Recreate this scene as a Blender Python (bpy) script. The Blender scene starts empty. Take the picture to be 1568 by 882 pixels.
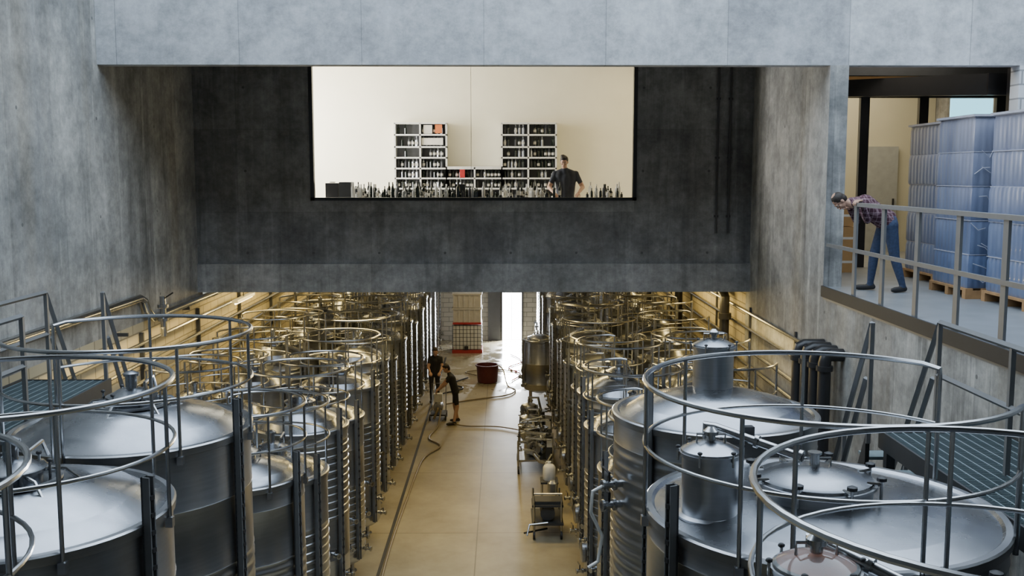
import bpy, math, random
from mathutils import Vector, Matrix
random.seed(7)
V=Vector
R=math.radians
# ------------------------------------------------------------------ materials
def newmat(name):
    m=bpy.data.materials.new(name); m.use_nodes=True
    nt=m.node_tree; b=nt.nodes["Principled BSDF"]
    return m,nt,b
def simple(name,col,rough=0.5,metal=0.0,var=0.08,scale=8,bump=0.0,emis=None,es=0,alpha=None,trans=0,coat=0):
    m,nt,b=newmat(name)
    tc=nt.nodes.new("ShaderNodeTexCoord")
    n=nt.nodes.new("ShaderNodeTexNoise"); n.inputs["Scale"].default_value=scale; n.inputs["Detail"].default_value=4
    nt.links.new(tc.outputs["Object"],n.inputs["Vector"])
    r=nt.nodes.new("ShaderNodeValToRGB")
    r.color_ramp.elements[0].position=.3; r.color_ramp.elements[1].position=.7
    r.color_ramp.elements[0].color=[max(0,c*(1-var)) for c in col]+[1]
    r.color_ramp.elements[1].color=[min(1,c*(1+var)) for c in col]+[1]
    nt.links.new(n.outputs["Fac"],r.inputs["Fac"]); nt.links.new(r.outputs["Color"],b.inputs["Base Color"])
    b.inputs["Roughness"].default_value=rough; b.inputs["Metallic"].default_value=metal
    if bump:
        bp=nt.nodes.new("ShaderNodeBump"); bp.inputs["Strength"].default_value=bump; bp.inputs["Distance"].default_value=.02
        nt.links.new(n.outputs["Fac"],bp.inputs["Height"]); nt.links.new(bp.outputs["Normal"],b.inputs["Normal"])
    if emis:
        b.inputs["Emission Color"].default_value=list(emis)+[1]; b.inputs["Emission Strength"].default_value=es
    if trans: b.inputs["Transmission Weight"].default_value=trans
    if coat: b.inputs["Coat Weight"].default_value=coat
    return m
def mathn(nt,op,a,b=None,c=None):
    n=nt.nodes.new("ShaderNodeMath"); n.operation=op
    for i,x in enumerate((a,b,c)):
        if x is None: continue
        if isinstance(x,(int,float)): n.inputs[i].default_value=x
        else: nt.links.new(x,n.inputs[i])
    return n.outputs[0]
def uvec(nt,axis,su=1,sz=1,ou=0,seed=0):
    g=nt.nodes.new("ShaderNodeNewGeometry"); s=nt.nodes.new("ShaderNodeSeparateXYZ")
    nt.links.new(g.outputs["Position"],s.inputs[0])
    X,Y,Z=s.outputs
    if axis=='A':
        sn=nt.nodes.new("ShaderNodeSeparateXYZ"); nt.links.new(g.outputs["True Normal"],sn.inputs[0])
        fx=mathn(nt,'GREATER_THAN',mathn(nt,'ABSOLUTE',sn.outputs[0]),.5); fz=mathn(nt,'GREATER_THAN',mathn(nt,'ABSOLUTE',sn.outputs[2]),.5)
        u=mathn(nt,'ADD',mathn(nt,'MULTIPLY',Y,fx),mathn(nt,'MULTIPLY',X,mathn(nt,'SUBTRACT',1,fx)))
        z=mathn(nt,'ADD',mathn(nt,'MULTIPLY',Y,fz),mathn(nt,'MULTIPLY',Z,mathn(nt,'SUBTRACT',1,fz)))
        sd=mathn(nt,'MULTIPLY',X,mathn(nt,'MULTIPLY',fx,.7))
    else:
        u=X if axis=='X' else Y
        z=Z if axis!='F' else X; sd=0.0
    u=mathn(nt,'ADD',u,ou)
    c=nt.nodes.new("ShaderNodeCombineXYZ")
    nt.links.new(mathn(nt,'MULTIPLY',u,su),c.inputs[0]); nt.links.new(mathn(nt,'MULTIPLY',z,sz),c.inputs[1])
    if axis=='A': nt.links.new(sd,c.inputs[2])
    return u,z,c.outputs[0]
def mix(nt,fac,a,b,mode='MIX'):
    n=nt.nodes.new("ShaderNodeMix"); n.data_type='RGBA'; n.blend_type=mode
    for s,x in ((n.inputs[0],fac),(n.inputs[6],a),(n.inputs[7],b)):
        if isinstance(x,(int,float)): s.default_value=x
        elif isinstance(x,(tuple,list)): s.default_value=list(x)+[1]
        else: nt.links.new(x,s)
    return n.outputs[2]
def ramp(nt,fac,p0,p1,c0=(0,0,0),c1=(1,1,1)):
    r=nt.nodes.new("ShaderNodeValToRGB"); e=r.color_ramp.elements
    e[0].position=p0; e[1].position=p1; e[0].color=list(c0)+[1]; e[1].color=list(c1)+[1]
    nt.links.new(fac,r.inputs["Fac"]); return r.outputs["Color"]
def concrete(name,c0,c1,panel=(1.75,12),stain=.5,ou=0.0,warm=(.42,.36,.27),holes=(1.75,1.3),seam=.6,blot=.35):
    m,nt,b=newmat(name)
    u,z,vec=uvec(nt,'A',ou=ou)
    def noise(v,sc,det=6,ro=.6):
        n=nt.nodes.new("ShaderNodeTexNoise"); n.inputs["Scale"].default_value=sc; n.inputs["Detail"].default_value=det
        n.inputs["Roughness"].default_value=ro; nt.links.new(v,n.inputs["Vector"]); return n.outputs["Fac"]
    big=noise(vec,.5,8,.65)
    _,_,vs=uvec(nt,'A',1.5,.10,ou); streak=noise(vs,1.0,8,.7)
    _,_,vw=uvec(nt,'A',2.4,.16,ou+9); strk2=noise(vw,1.3,6,.7)
    fine=noise(vec,7,9,.75); med=noise(vec,1.5,7,.7)
    col=mix(nt,ramp(nt,big,.38,.60),c0,c1)
    col=mix(nt,mathn(nt,'MULTIPLY',ramp(nt,streak,.50,.66),stain),col,tuple(x*.45 for x in c0))
    col=mix(nt,mathn(nt,'MULTIPLY',ramp(nt,strk2,.54,.64),stain*.8),col,tuple(min(1,x*1.3) for x in c1))
    col=mix(nt,mathn(nt,'MULTIPLY',ramp(nt,noise(vs,.6),.50,.68),stain*.6),col,warm)
    col=mix(nt,1,col,ramp(nt,med,.36,.64,(1-blot,1-blot,1-blot),(1+blot*.4,)*3),'MULTIPLY')
    col=mix(nt,.5,col,ramp(nt,fine,.3,.7,(.25,.25,.25),(.8,.8,.8)),'OVERLAY')
    br=nt.nodes.new("ShaderNodeTexBrick"); br.offset=0
    br.inputs["Scale"].default_value=1; br.inputs["Brick Width"].default_value=panel[0]; br.inputs["Row Height"].default_value=panel[1]
    br.inputs["Mortar Size"].default_value=.008; br.inputs["Mortar Smooth"].default_value=.6
    br.inputs["Color1"].default_value=(.84,.84,.85,1); br.inputs["Color2"].default_value=(1.08,1.08,1.07,1); br.inputs["Mortar"].default_value=(seam,seam,seam,1)
    nt.links.new(vec,br.inputs["Vector"])
    col=mix(nt,1.0,col,br.outputs["Color"],'MULTIPLY')
    fu=mathn(nt,'SUBTRACT',mathn(nt,'FRACT',mathn(nt,'DIVIDE',u,holes[0])),.12)
    fz=mathn(nt,'SUBTRACT',mathn(nt,'FRACT',mathn(nt,'DIVIDE',z,holes[1])),.5)
    du=mathn(nt,'MULTIPLY',fu,holes[0]); dz=mathn(nt,'MULTIPLY',fz,holes[1])
    d2=mathn(nt,'SQRT',mathn(nt,'ADD',mathn(nt,'MULTIPLY',du,du),mathn(nt,'MULTIPLY',dz,dz)))
    hole=mathn(nt,'MULTIPLY',mathn(nt,'LESS_THAN',d2,.024),.7)
    col=mix(nt,hole,col,tuple(x*.3 for x in c0))
    nt.links.new(col,b.inputs["Base Color"]); b.inputs["Roughness"].default_value=.78
    bp=nt.nodes.new("ShaderNodeBump"); bp.inputs["Strength"].default_value=.35; bp.inputs["Distance"].default_value=.02
    nt.links.new(mathn(nt,'ADD',mathn(nt,'MULTIPLY',fine,.5),mathn(nt,'MULTIPLY',br.outputs["Fac"],-.5)),bp.inputs["Height"])
    nt.links.new(bp.outputs["Normal"],b.inputs["Normal"])
    return m
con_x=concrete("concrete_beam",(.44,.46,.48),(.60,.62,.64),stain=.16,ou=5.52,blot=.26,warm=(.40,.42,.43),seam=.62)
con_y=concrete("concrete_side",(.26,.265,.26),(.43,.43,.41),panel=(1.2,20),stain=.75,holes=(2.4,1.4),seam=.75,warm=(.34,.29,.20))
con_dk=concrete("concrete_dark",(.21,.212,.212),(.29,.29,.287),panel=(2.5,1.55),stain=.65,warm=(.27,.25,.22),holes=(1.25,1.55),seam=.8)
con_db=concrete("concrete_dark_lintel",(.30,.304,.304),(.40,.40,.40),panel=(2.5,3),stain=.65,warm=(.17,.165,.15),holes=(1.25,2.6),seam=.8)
def blockwall(name,axis,c):
    m,nt,b=newmat(name); u,z,vec=uvec(nt,axis)
    br=nt.nodes.new("ShaderNodeTexBrick")
    br.inputs["Scale"].default_value=1; br.inputs["Brick Width"].default_value=.5; br.inputs["Row Height"].default_value=.2
    br.inputs["Mortar Size"].default_value=.012
    br.inputs["Color1"].default_value=list(c)+[1]; br.inputs["Color2"].default_value=[x*.85 for x in c]+[1]; br.inputs["Mortar"].default_value=[x*.45 for x in c]+[1]
    nt.links.new(vec,br.inputs["Vector"]); nt.links.new(br.outputs["Color"],b.inputs["Base Color"]); b.inputs["Roughness"].default_value=.8
    bp=nt.nodes.new("ShaderNodeBump"); bp.inputs["Strength"].default_value=.6; bp.inputs["Distance"].default_value=.02; bp.invert=True
    nt.links.new(br.outputs["Fac"],bp.inputs["Height"]); nt.links.new(bp.outputs["Normal"],b.inputs["Normal"])
    return m
blk_y=blockwall("block_side",'Y',(.50,.44,.30)); blk_x=blockwall("block_back",'X',(.26,.25,.22))
wht_x=blockwall("white_block",'X',(.7,.72,.74))
def floormat():
    m,nt,b=newmat("epoxy_floor"); u,z,vec=uvec(nt,'F')
    br=nt.nodes.new("ShaderNodeTexBrick"); br.offset=0
    br.inputs["Scale"].default_value=1; br.inputs["Brick Width"].default_value=4.0; br.inputs["Row Height"].default_value=2.4
    br.inputs["Mortar Size"].default_value=.012; br.inputs["Color1"].default_value=(.335,.295,.20,1); br.inputs["Color2"].default_value=(.365,.325,.22,1); br.inputs["Mortar"].default_value=(.17,.15,.10,1)
    mp=nt.nodes.new("ShaderNodeMapping"); mp.inputs["Location"].default_value=(1.0,.5,0)
    nt.links.new(vec,mp.inputs[0]); nt.links.new(mp.outputs[0],br.inputs["Vector"])
    n=nt.nodes.new("ShaderNodeTexNoise"); n.inputs["Scale"].default_value=.9; n.inputs["Detail"].default_value=8; n.inputs["Roughness"].default_value=.65; nt.links.new(vec,n.inputs["Vector"])
    col=mix(nt,1,br.outputs["Color"],ramp(nt,n.outputs["Fac"],.3,.7,(.66,.64,.60),(1.08,1.08,1.08)),'MULTIPLY')
    wet=mathn(nt,'MULTIPLY',mathn(nt,'GREATER_THAN',mathn(nt,'ADD',u,mathn(nt,'MULTIPLY',n.outputs["Fac"],8)),36.2),ramp(nt,n.outputs["Fac"],.42,.5))
    col=mix(nt,mathn(nt,'MULTIPLY',wet,.3),col,(.14,.12,.09))
    nt.links.new(col,b.inputs["Base Color"])
    nt.links.new(mathn(nt,'SUBTRACT',.45,mathn(nt,'MULTIPLY',wet,.34)),b.inputs["Roughness"])
    return m
floor_m=floormat()
def steelmat(name,col,rough,sc=(1,1,14),amp=.14,bmp=.06):
    m,nt,b=newmat(name); tc=nt.nodes.new("ShaderNodeTexCoord")
    mp=nt.nodes.new("ShaderNodeMapping"); mp.inputs["Scale"].default_value=sc; nt.links.new(tc.outputs["Object"],mp.inputs[0])
    n=nt.nodes.new("ShaderNodeTexNoise"); n.inputs["Scale"].default_value=3; n.inputs["Detail"].default_value=4; nt.links.new(mp.outputs[0],n.inputs["Vector"])
    n2=nt.nodes.new("ShaderNodeTexNoise"); n2.inputs["Scale"].default_value=1.3; n2.inputs["Detail"].default_value=3; nt.links.new(tc.outputs["Object"],n2.inputs["Vector"])
    c=mix(nt,1,ramp(nt,n.outputs["Fac"],.3,.7,tuple(x*.88 for x in col),col),ramp(nt,n2.outputs["Fac"],.35,.65,(.82,.82,.82),(1.05,1.05,1.05)),'MULTIPLY')
    nt.links.new(c,b.inputs["Base Color"])
    b.inputs["Metallic"].default_value=1
    nt.links.new(mathn(nt,'ADD',mathn(nt,'MULTIPLY',n.outputs["Fac"],amp),rough-amp/2),b.inputs["Roughness"])
    if bmp:
        bp=nt.nodes.new("ShaderNodeBump"); bp.inputs["Strength"].default_value=bmp; bp.inputs["Distance"].default_value=.01
        nt.links.new(n.outputs["Fac"],bp.inputs["Height"]); nt.links.new(bp.outputs["Normal"],b.inputs["Normal"])
    return m
steel=steelmat("steel_brushed",(.50,.515,.54),.31)
steel_l=steelmat("steel_lid",(.42,.44,.475),.27,(2,2,2),.06,0)
tubem=simple("steel_tube",(.46,.47,.48),.24,1.0,.04)
rail_m=simple("rail_painted_steel",(.17,.175,.18),.45,.15,.06)
gauge_s=simple("gauge_steel",(.40,.41,.42),.35,.9,.06)
black=simple("black_rubber",(.018,.018,.02),.5)
blackp=simple("black_pipe",(.02,.02,.022),.35)
darkst=simple("dark_steel",(.045,.048,.052),.5,.1)
grate_m=simple("galvanised_grating",(.20,.26,.28),.5,.3)
white=simple("white_plastic",(.68,.68,.65),.4)
cream=simple("cream_plaster",(.82,.78,.63),.9,0,.03,2)
creamL=simple("cream_plaster_ceiling",(.75,.72,.62),.9,0,.03,2)
creamR=simple("room_plaster",(.56,.53,.40),.9,0,.03,2)
orange=simple("orange_gasket",(.55,.16,.05),.4)
glassm,nt,b=newmat("bottle_glass"); b.inputs["Base Color"].default_value=(.012,.018,.012,1); b.inputs["Roughness"].default_value=.12
redm=simple("red_plastic",(.35,.03,.03),.4); winem=simple("wine_must",(.06,.008,.015),.12)
bin_m=simple("maroon_bin",(.10,.02,.025),.4)
paper=simple("label_paper",(.65,.62,.55),.7)
card=simple("cardboard",(.42,.25,.10),.8)
wood=simple("pallet_wood",(.40,.23,.10),.8,0,.2)
condm=simple("conduit_grey",(.07,.07,.072),.6)
def filmmat():
    m,nt,b=newmat("stretch_film"); tc=nt.nodes.new("ShaderNodeTexCoord")
    mp=nt.nodes.new("ShaderNodeMapping"); mp.inputs["Scale"].default_value=(5,5,2); nt.links.new(tc.outputs["Object"],mp.inputs[0])
    n=nt.nodes.new("ShaderNodeTexNoise"); n.inputs["Scale"].default_value=.7; n.inputs["Detail"].default_value=6; nt.links.new(mp.outputs[0],n.inputs["Vector"])
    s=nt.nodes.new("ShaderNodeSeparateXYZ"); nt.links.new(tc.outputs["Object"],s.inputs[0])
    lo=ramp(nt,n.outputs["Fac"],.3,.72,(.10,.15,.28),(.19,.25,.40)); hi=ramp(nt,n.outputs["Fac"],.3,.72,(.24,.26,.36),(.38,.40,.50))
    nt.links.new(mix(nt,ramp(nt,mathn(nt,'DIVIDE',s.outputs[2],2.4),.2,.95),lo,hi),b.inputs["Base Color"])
    b.inputs["Roughness"].default_value=.3; b.inputs["Coat Weight"].default_value=.35
    bp=nt.nodes.new("ShaderNodeBump"); bp.inputs["Strength"].default_value=.5; bp.inputs["Distance"].default_value=.025
    nt.links.new(n.outputs["Fac"],bp.inputs["Height"]); nt.links.new(bp.outputs["Normal"],b.inputs["Normal"])
    return m
film=filmmat(); filmtop=simple("film_top",(.46,.47,.55),.35,0,.1)
skin=simple("skin",(.50,.30,.21),.5,0,.05); hairm=simple("dark_hair",(.025,.018,.014),.6,0,.2,60)
blkcl=simple("black_cloth",(.02,.02,.024),.85,0,.2); jeans=simple("blue_denim",(.035,.055,.11),.85,0,.25,30)
navy=simple("navy_cloth",(.04,.045,.06),.85,0,.2); shoe=simple("shoe_leather",(.03,.028,.028),.6)
eyew=simple("eye_white",(.7,.7,.68),.3); lips=simple("lips",(.35,.13,.11),.5)
def plaid():
    m,nt,b=newmat("plaid_shirt"); tc=nt.nodes.new("ShaderNodeTexCoord"); s=nt.nodes.new("ShaderNodeSeparateXYZ"); nt.links.new(tc.outputs["Object"],s.inputs[0])
    def st(o,k,w): return mathn(nt,'LESS_THAN',mathn(nt,'FRACT',mathn(nt,'MULTIPLY',o,k)),w)
    a=st(s.outputs[0],16,.22); c=st(s.outputs[2],16,.22); d=st(s.outputs[1],16,.22)
    f=mathn(nt,'MULTIPLY',mathn(nt,'ADD',mathn(nt,'ADD',a,c),d),.33)
    nt.links.new(mix(nt,f,(.055,.015,.028),(.36,.25,.28)),b.inputs["Base Color"]); b.inputs["Roughness"].default_value=.85
    return m
plaidm=plaid()
lampm=simple("lamp_tube",(.9,.85,.6),.4,0,0,emis=(1,.85,.5),es=9)
clear,nt,b=newmat("clear_plastic"); b.inputs["Base Color"].default_value=(.8,.82,.82,1); b.inputs["Roughness"].default_value=.08; b.inputs["Transmission Weight"].default_value=.75
# ------------------------------------------------------------------ mesh builder
class MB:
    def __init__(s): s.v=[]; s.f=[]; s.m=[]; s.sm=[]; s.mats=[]
    def mi(s,mat):
        if mat not in s.mats: s.mats.append(mat)
        return s.mats.index(mat)
    def add(s,vs,fs,mat,smooth=False):
        o=len(s.v); s.v+= [tuple(p) for p in vs]; k=s.mi(mat)
        for f in fs: s.f.append([i+o for i in f]); s.m.append(k); s.sm.append(smooth)
    def box(s,x0,x1,y0,y1,z0,z1,mat,M=None):
        vs=[V((x,y,z)) for z in (z0,z1) for y in (y0,y1) for x in (x0,x1)]
        if M: vs=[M@p for p in vs]
        s.add(vs,[(0,2,3,1),(4,5,7,6),(0,1,5,4),(2,6,7,3),(0,4,6,2),(1,3,7,5)],mat)
    def cbox(s,c,d,mat,M=None):
        s.box(c[0]-d[0]/2,c[0]+d[0]/2,c[1]-d[1]/2,c[1]+d[1]/2,c[2]-d[2]/2,c[2]+d[2]/2,mat,M)
    def lathe(s,prof,c,mat,n=32,M=None,caps=(True,True)):
        vs=[];fs=[]
        for (r,z) in prof:
            for i in range(n):
                a=2*math.pi*i/n; p=V((r*math.cos(a),r*math.sin(a),z))
                if M: p=M@p
                vs.append(p+V(c))
        for k in range(len(prof)-1):
            for i in range(n):
                j=(i+1)%n; fs.append((k*n+i,k*n+j,(k+1)*n+j,(k+1)*n+i))
        if caps[0]: fs.append(tuple(reversed(range(n))))
        if caps[1]: fs.append(tuple((len(prof)-1)*n+i for i in range(n)))
        s.add(vs,fs,mat,True)
    def tube(s,path,r,mat,n=8,closed=False):
        P=[V(p) for p in path]; L=len(P)
        rr=r if isinstance(r,(list,tuple)) else [r]*L
        T=[]
        for i in range(L):
            a=P[(i-1)%L] if (closed or i>0) else P[i]; c=P[(i+1)%L] if (closed or i<L-1) else P[i]
            t=(c-a); T.append(t.normalized() if t.length>1e-9 else V((0,0,1)))
        u=T[0].orthogonal().normalized() if abs(T[0].z)>.9 else T[0].cross(V((0,0,1))).normalized()
        vs=[];fs=[]
        for i in range(L):
            u=(u-T[i]*u.dot(T[i])).normalized(); w=T[i].cross(u)
            for k in range(n):
                a=2*math.pi*k/n; vs.append(P[i]+(u*math.cos(a)+w*math.sin(a))*rr[i])
        for i in range(L if closed else L-1):
            j=(i+1)%L
            for k in range(n):
                q=(k+1)%n; fs.append((i*n+k,i*n+q,j*n+q,j*n+k))
        if not closed: fs.append(tuple(reversed(range(n)))); fs.append(tuple((L-1)*n+k for k in range(n)))
        s.add(vs,fs,mat,True)
    def ell(s,c,rad,mat,M=None,n=16,m=10):
        vs=[];fs=[]
        for j in range(1,m):
            ph=math.pi*j/m
            for i in range(n):
                a=2*math.pi*i/n; p=V((rad[0]*math.sin(ph)*math.cos(a),rad[1]*math.sin(ph)*math.sin(a),rad[2]*math.cos(ph)))
                vs.append((M@p if M else p)+V(c))
        t=V((0,0,rad[2])); bt=V((0,0,-rad[2]))
        vs.append((M@t if M else t)+V(c)); vs.append((M@bt if M else bt)+V(c)); T=len(vs)-2
        for j in range(m-2):
            for i in range(n):
                q=(i+1)%n; fs.append((j*n+i,(j+1)*n+i,(j+1)*n+q,j*n+q))
        for i in range(n):
            q=(i+1)%n; fs.append((T,i,q)); fs.append((T+1,(m-2)*n+q,(m-2)*n+i))
        s.add(vs,fs,mat,True)
    def mesh(s,name):
        me=bpy.data.meshes.new(name); me.from_pydata(s.v,[],s.f)
        for m in s.mats: me.materials.append(m)
        me.polygons.foreach_set("material_index",s.m); me.polygons.foreach_set("use_smooth",s.sm)
        me.update(); me.validate()
        if any(s.sm): me.set_sharp_from_angle(angle=R(38))
        return me
    def obj(s,name,loc=(0,0,0),rot=0):
        o=bpy.data.objects.new(name,s.mesh(name)); bpy.context.collection.objects.link(o); o.location=loc; o.rotation_euler=(0,0,rot); return o
def place(me,name,loc,rot=0):
    o=bpy.data.objects.new(name,me); bpy.context.collection.objects.link(o); o.location=loc; o.rotation_euler=(0,0,rot); return o
def arc(c,r,z,a0,a1,n):
    return [V((c[0]+r*math.cos(R(a0+(a1-a0)*i/n)),c[1]+r*math.sin(R(a0+(a1-a0)*i/n)),z)) for i in range(n+1)]
XL,XR=-5.8,4.72; YB,YD=14.8,19.25; YE=42.0; PF=5.26
BZ=8.47
# ------------------------------------------------------------------ shell
def boxobj(name,lst):
    b=MB()
    for a in lst: b.box(*a)
    return b.obj(name)
boxobj("floor",[(-6.2,5.2,-3,YE+.3,-.2,0,floor_m)])
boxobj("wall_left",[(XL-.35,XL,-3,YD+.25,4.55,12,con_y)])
boxobj("wall_left_lower",[(XL-.35,XL,-3,YE,0,4.55,blk_y)])
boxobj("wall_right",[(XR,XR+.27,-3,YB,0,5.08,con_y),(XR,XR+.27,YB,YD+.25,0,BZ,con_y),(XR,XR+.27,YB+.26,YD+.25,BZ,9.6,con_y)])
boxobj("wall_right_lower",[(XR,XR+.27,YD+.25,YE,0,4.7,blk_y)])
boxobj("wall_beam_front",[(XL,9.2,YB,YB+.26,BZ,12,con_x)])
WX0,WX1,WZ0,WZ1=-3.63,2.53,6.42,9.05
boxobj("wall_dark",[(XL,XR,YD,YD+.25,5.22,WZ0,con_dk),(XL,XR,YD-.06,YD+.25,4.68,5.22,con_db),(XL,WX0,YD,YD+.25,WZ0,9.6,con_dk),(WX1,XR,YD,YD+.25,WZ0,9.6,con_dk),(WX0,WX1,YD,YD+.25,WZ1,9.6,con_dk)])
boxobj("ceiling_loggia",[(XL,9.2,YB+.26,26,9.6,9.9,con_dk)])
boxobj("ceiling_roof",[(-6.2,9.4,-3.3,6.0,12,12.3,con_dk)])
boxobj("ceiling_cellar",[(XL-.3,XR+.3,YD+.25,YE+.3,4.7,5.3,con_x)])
boxobj("wall_back_cellar",[(XL,-.02,YE,YE+.3,0,4.7,blk_x),(.78,XR,YE,YE+.3,0,4.7,blk_x),(-.02,.78,YE,YE+.3,2.02,4.7,blk_x)])
boxobj("door_frame",[(-.08,-.02,YE-.05,YE,0,2.08,blackp),(.78,.84,YE-.05,YE,0,2.08,blackp),(-.08,.84,YE-.05,YE,2.02,2.08,blackp),(-.62,-.1,YE-.08,YE-.03,0,2.1,darkst)])
boxobj("doorway_glow_panel",[(-.02,.78,YE+.24,YE+.26,0,2.02,simple("doorway_glow",(.8,.85,.9),.6,0,.02,emis=(.93,.97,1),es=16)),(.37,.385,YE+.22,YE+.24,0,2.02,paper)])  # added emissive panel filling the doorway, glows in place of daylight outside
boxobj("wall_behind",[(-6.2,9.2,-3.3,-3,0,12,con_y)])
boxobj("lab_wall_back",[(XL,XR,24.3,24.5,5.3,9.6,cream)]); boxobj("lab_wall_sides",[(XL,XL+.1,YD+.25,24.3,5.5,9.6,cream),(XR-.1,XR,YD+.25,24.3,5.5,9.6,cream)])
boxobj("lab_floor",[(XL,XR,YD+.25,24.5,5.3,5.5,creamL)]); boxobj("lab_ceiling",[(XL,XR,YD+.25,24.5,9.5,9.6,creamL)])
t=.07
boxobj("window_1",[(WX0,WX0+t,YD-.03,YD+.1,WZ0,WZ1,blackp),(WX1-t,WX1,YD-.03,YD+.1,WZ0,WZ1,blackp),(WX0,WX1,YD-.03,YD+.1,WZ0,WZ0+t*.8,blackp),(WX0,WX1,YD-.03,YD+.1,WZ1-t,WZ1,blackp),(-.60,-.592,YD+.04,YD+.05,WZ0+t,WZ1-t,paper)])
b=MB()
for x in (4.05,4.28):
    b.tube([(x,YD-.04,5.8),(x,YD-.04,9.5)],.02,condm)
    for z in (6.1,7.2,8.3): b.box(x-.04,x+.04,YD-.04,YD,z,z+.04,condm)
b.obj("wall_conduit")
boxobj("platform_floor",[(XR+.001,9.2,-3,YB,5.08,PF,simple("grey_platform_floor",(.22,.24,.26),.4,0,.1,3)),(XR+.27,9.2,YB,22,5.08,PF,simple("grey_platform_floor_inner",(.22,.23,.23),.4,0,.1,3))])
boxobj("platform_edge_trim",[(XR-.03,XR,-3,YB,5.12,PF+.02,simple("edge_black_paint",(.022,.023,.025),.6))])
boxobj("wall_platform_outer",[(9.2,9.4,-3,22,5.08,12,con_y)])
boxobj("wall_platform_pier",[(7.46,9.2,YB,YB+.26,PF,BZ,wht_x)])
boxobj("platform_room_back",[(4.99,9.19,21.7,22,PF,9.59,creamR)])
b=MB()
for x,w_ in ((5.03,.08),(5.5,.08),(6.30,.16),(7.34,.16),(8.7,.3)): b.box(x,x+w_,18.0,18.1,PF,8.25,blackp)
b.box(4.99,9.19,18.0,18.1,8.25,8.4,blackp); b.box(4.99,9.19,18.02,18.08,8.4,9.59,card)
b.obj("glass_partition_frame")
b=MB()
b.box(4.99,9.19,16.6,16.76,8.50,8.75,darkst); b.box(4.99,9.19,17.2,17.3,8.55,8.75,darkst)
b.add([(4.99,17.9,8.25),(7.35,15.4,8.1),(7.35,15.4,8.42),(4.99,17.9,8.5),(4.99,18.0,8.25),(7.35,15.6,8.1),(7.35,15.6,8.42),(4.99,18.0,8.5)],[(0,1,2,3),(7,6,5,4),(0,4,5,1),(3,2,6,7)],blackp)
b.box(7.3,9.19,15.4,15.6,8.1,8.42,blackp)
b.obj("steel_roof_beam")
boxobj("steel_post",[(7.5,7.63,15.1,15.24,PF,BZ,blackp),(7.44,7.69,15.07,15.28,PF,PF+.02,blackp)])
boxobj("inner_door",[(7.75,8.4,21.6,21.69,PF,7.5,simple("grey_door",(.35,.36,.34),.5)),(8.3,8.33,21.56,21.6,6.2,6.4,black)])
boxobj("clerestory_window",[(7.9,8.65,18.03,18.06,7.85,8.24,simple("window_daylight",(.4,.75,.85),.4,0,0,emis=(.30,.8,1),es=2.0))])
b=MB()
for k,(x,y,z,w) in enumerate([(5.55,17.0,PF,.42),(5.57,17.0,PF+.4,.38),(5.57,17.03,PF+.78,.34)]): b.box(x,x+w,y,y+.4,z,z+.37,card); b.box(x-.001,x+w+.001,y-.002,y+.1,z+.16,z+.2,paper)
b.obj("cardboard_box_stack")
b=MB()
for y in (13.6,12.6,11.55,10.5,9.5,8.5,7.5): b.box(XR+.02,XR+.05,y-.05,y+.05,PF,6.5,rail_m)
b.box(XR+.0,XR+.07,3,13.62,6.48,6.53,rail_m); b.box(XR+.01,XR+.04,3,14.75,5.86,5.91,rail_m)
b.obj("platform_railing")
def pallet(x,y,w,d,name="wrapped_bottle_pallet"):
    b=MB()
    for k in range(3): b.box(0.0,w,k*(d/2-.05),k*(d/2-.05)+.1,.0,.11,wood)
    for k in range(5): b.box(k*(w-.1)/4,k*(w-.1)/4+.1,0,d,.11,.14,wood)
    tiers=5; th=2.26/tiers
    for k in range(tiers):
        z=.14+k*th; nx=max(2,int(w/.095)); pts=[]; jx=random.uniform(-.012,.012)
        def side(x0,y0,x1,y1,n):
            for i in range(n*4):
                t=i/(n*4); bx=.006*abs(math.sin(math.pi*t*n)); nx_,ny_=(y1-y0),-(x1-x0); L=math.hypot(nx_,ny_); pts.append((x0+(x1-x0)*t+nx_/L*bx+jx,y0+(y1-y0)*t+ny_/L*bx))
        side(0.03,0.03,w-.03,.03,nx); side(w-.03,.03,w-.03,d-.03,nx); side(w-.03,d-.03,.03,d-.03,nx); side(.03,d-.03,.03,.03,nx)
        N=len(pts); vs=[];cx,cy=w/2,d/2
        levels=[(0,.98),(.03,1),(th-.07,1),(th-.03,.985),(th-.004,.975)]
        for (dz,sc) in levels:
            vs+= [(cx+(p[0]-cx)*sc,cy+(p[1]-cy)*sc,z+dz) for p in pts]
        fs=[(l*N+i,l*N+(i+1)%N,(l+1)*N+(i+1)%N,(l+1)*N+i) for l in range(len(levels)-1) for i in range(N)]
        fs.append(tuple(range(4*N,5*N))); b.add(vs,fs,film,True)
        b.box(.03,w-.03,.03,d-.03,z+th-.010,z+th,filmtop)
    b.box(.0,w,.0,d,.14+2.26,.14+2.29,filmtop)
    for k in range(26):
        zz=.3+random.random()*2.0; xx=random.random()*(w-.2); b.tube([(xx,-.004,zz),(xx+.1,-.012,zz+random.uniform(-.1,.1)),(xx+.2,-.004,zz+random.uniform(-.15,.15))],.006,filmtop,5)
    return b.obj(name,(x,y,PF))
pallet(6.50,15.15,.92,1.2); pallet(6.14,13.3,.98,1.15); pallet(6.28,12.0,1.0,1.15); pallet(7.25,13.3,1,1.2); pallet(7.4,11.9,1,1.2)
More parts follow.
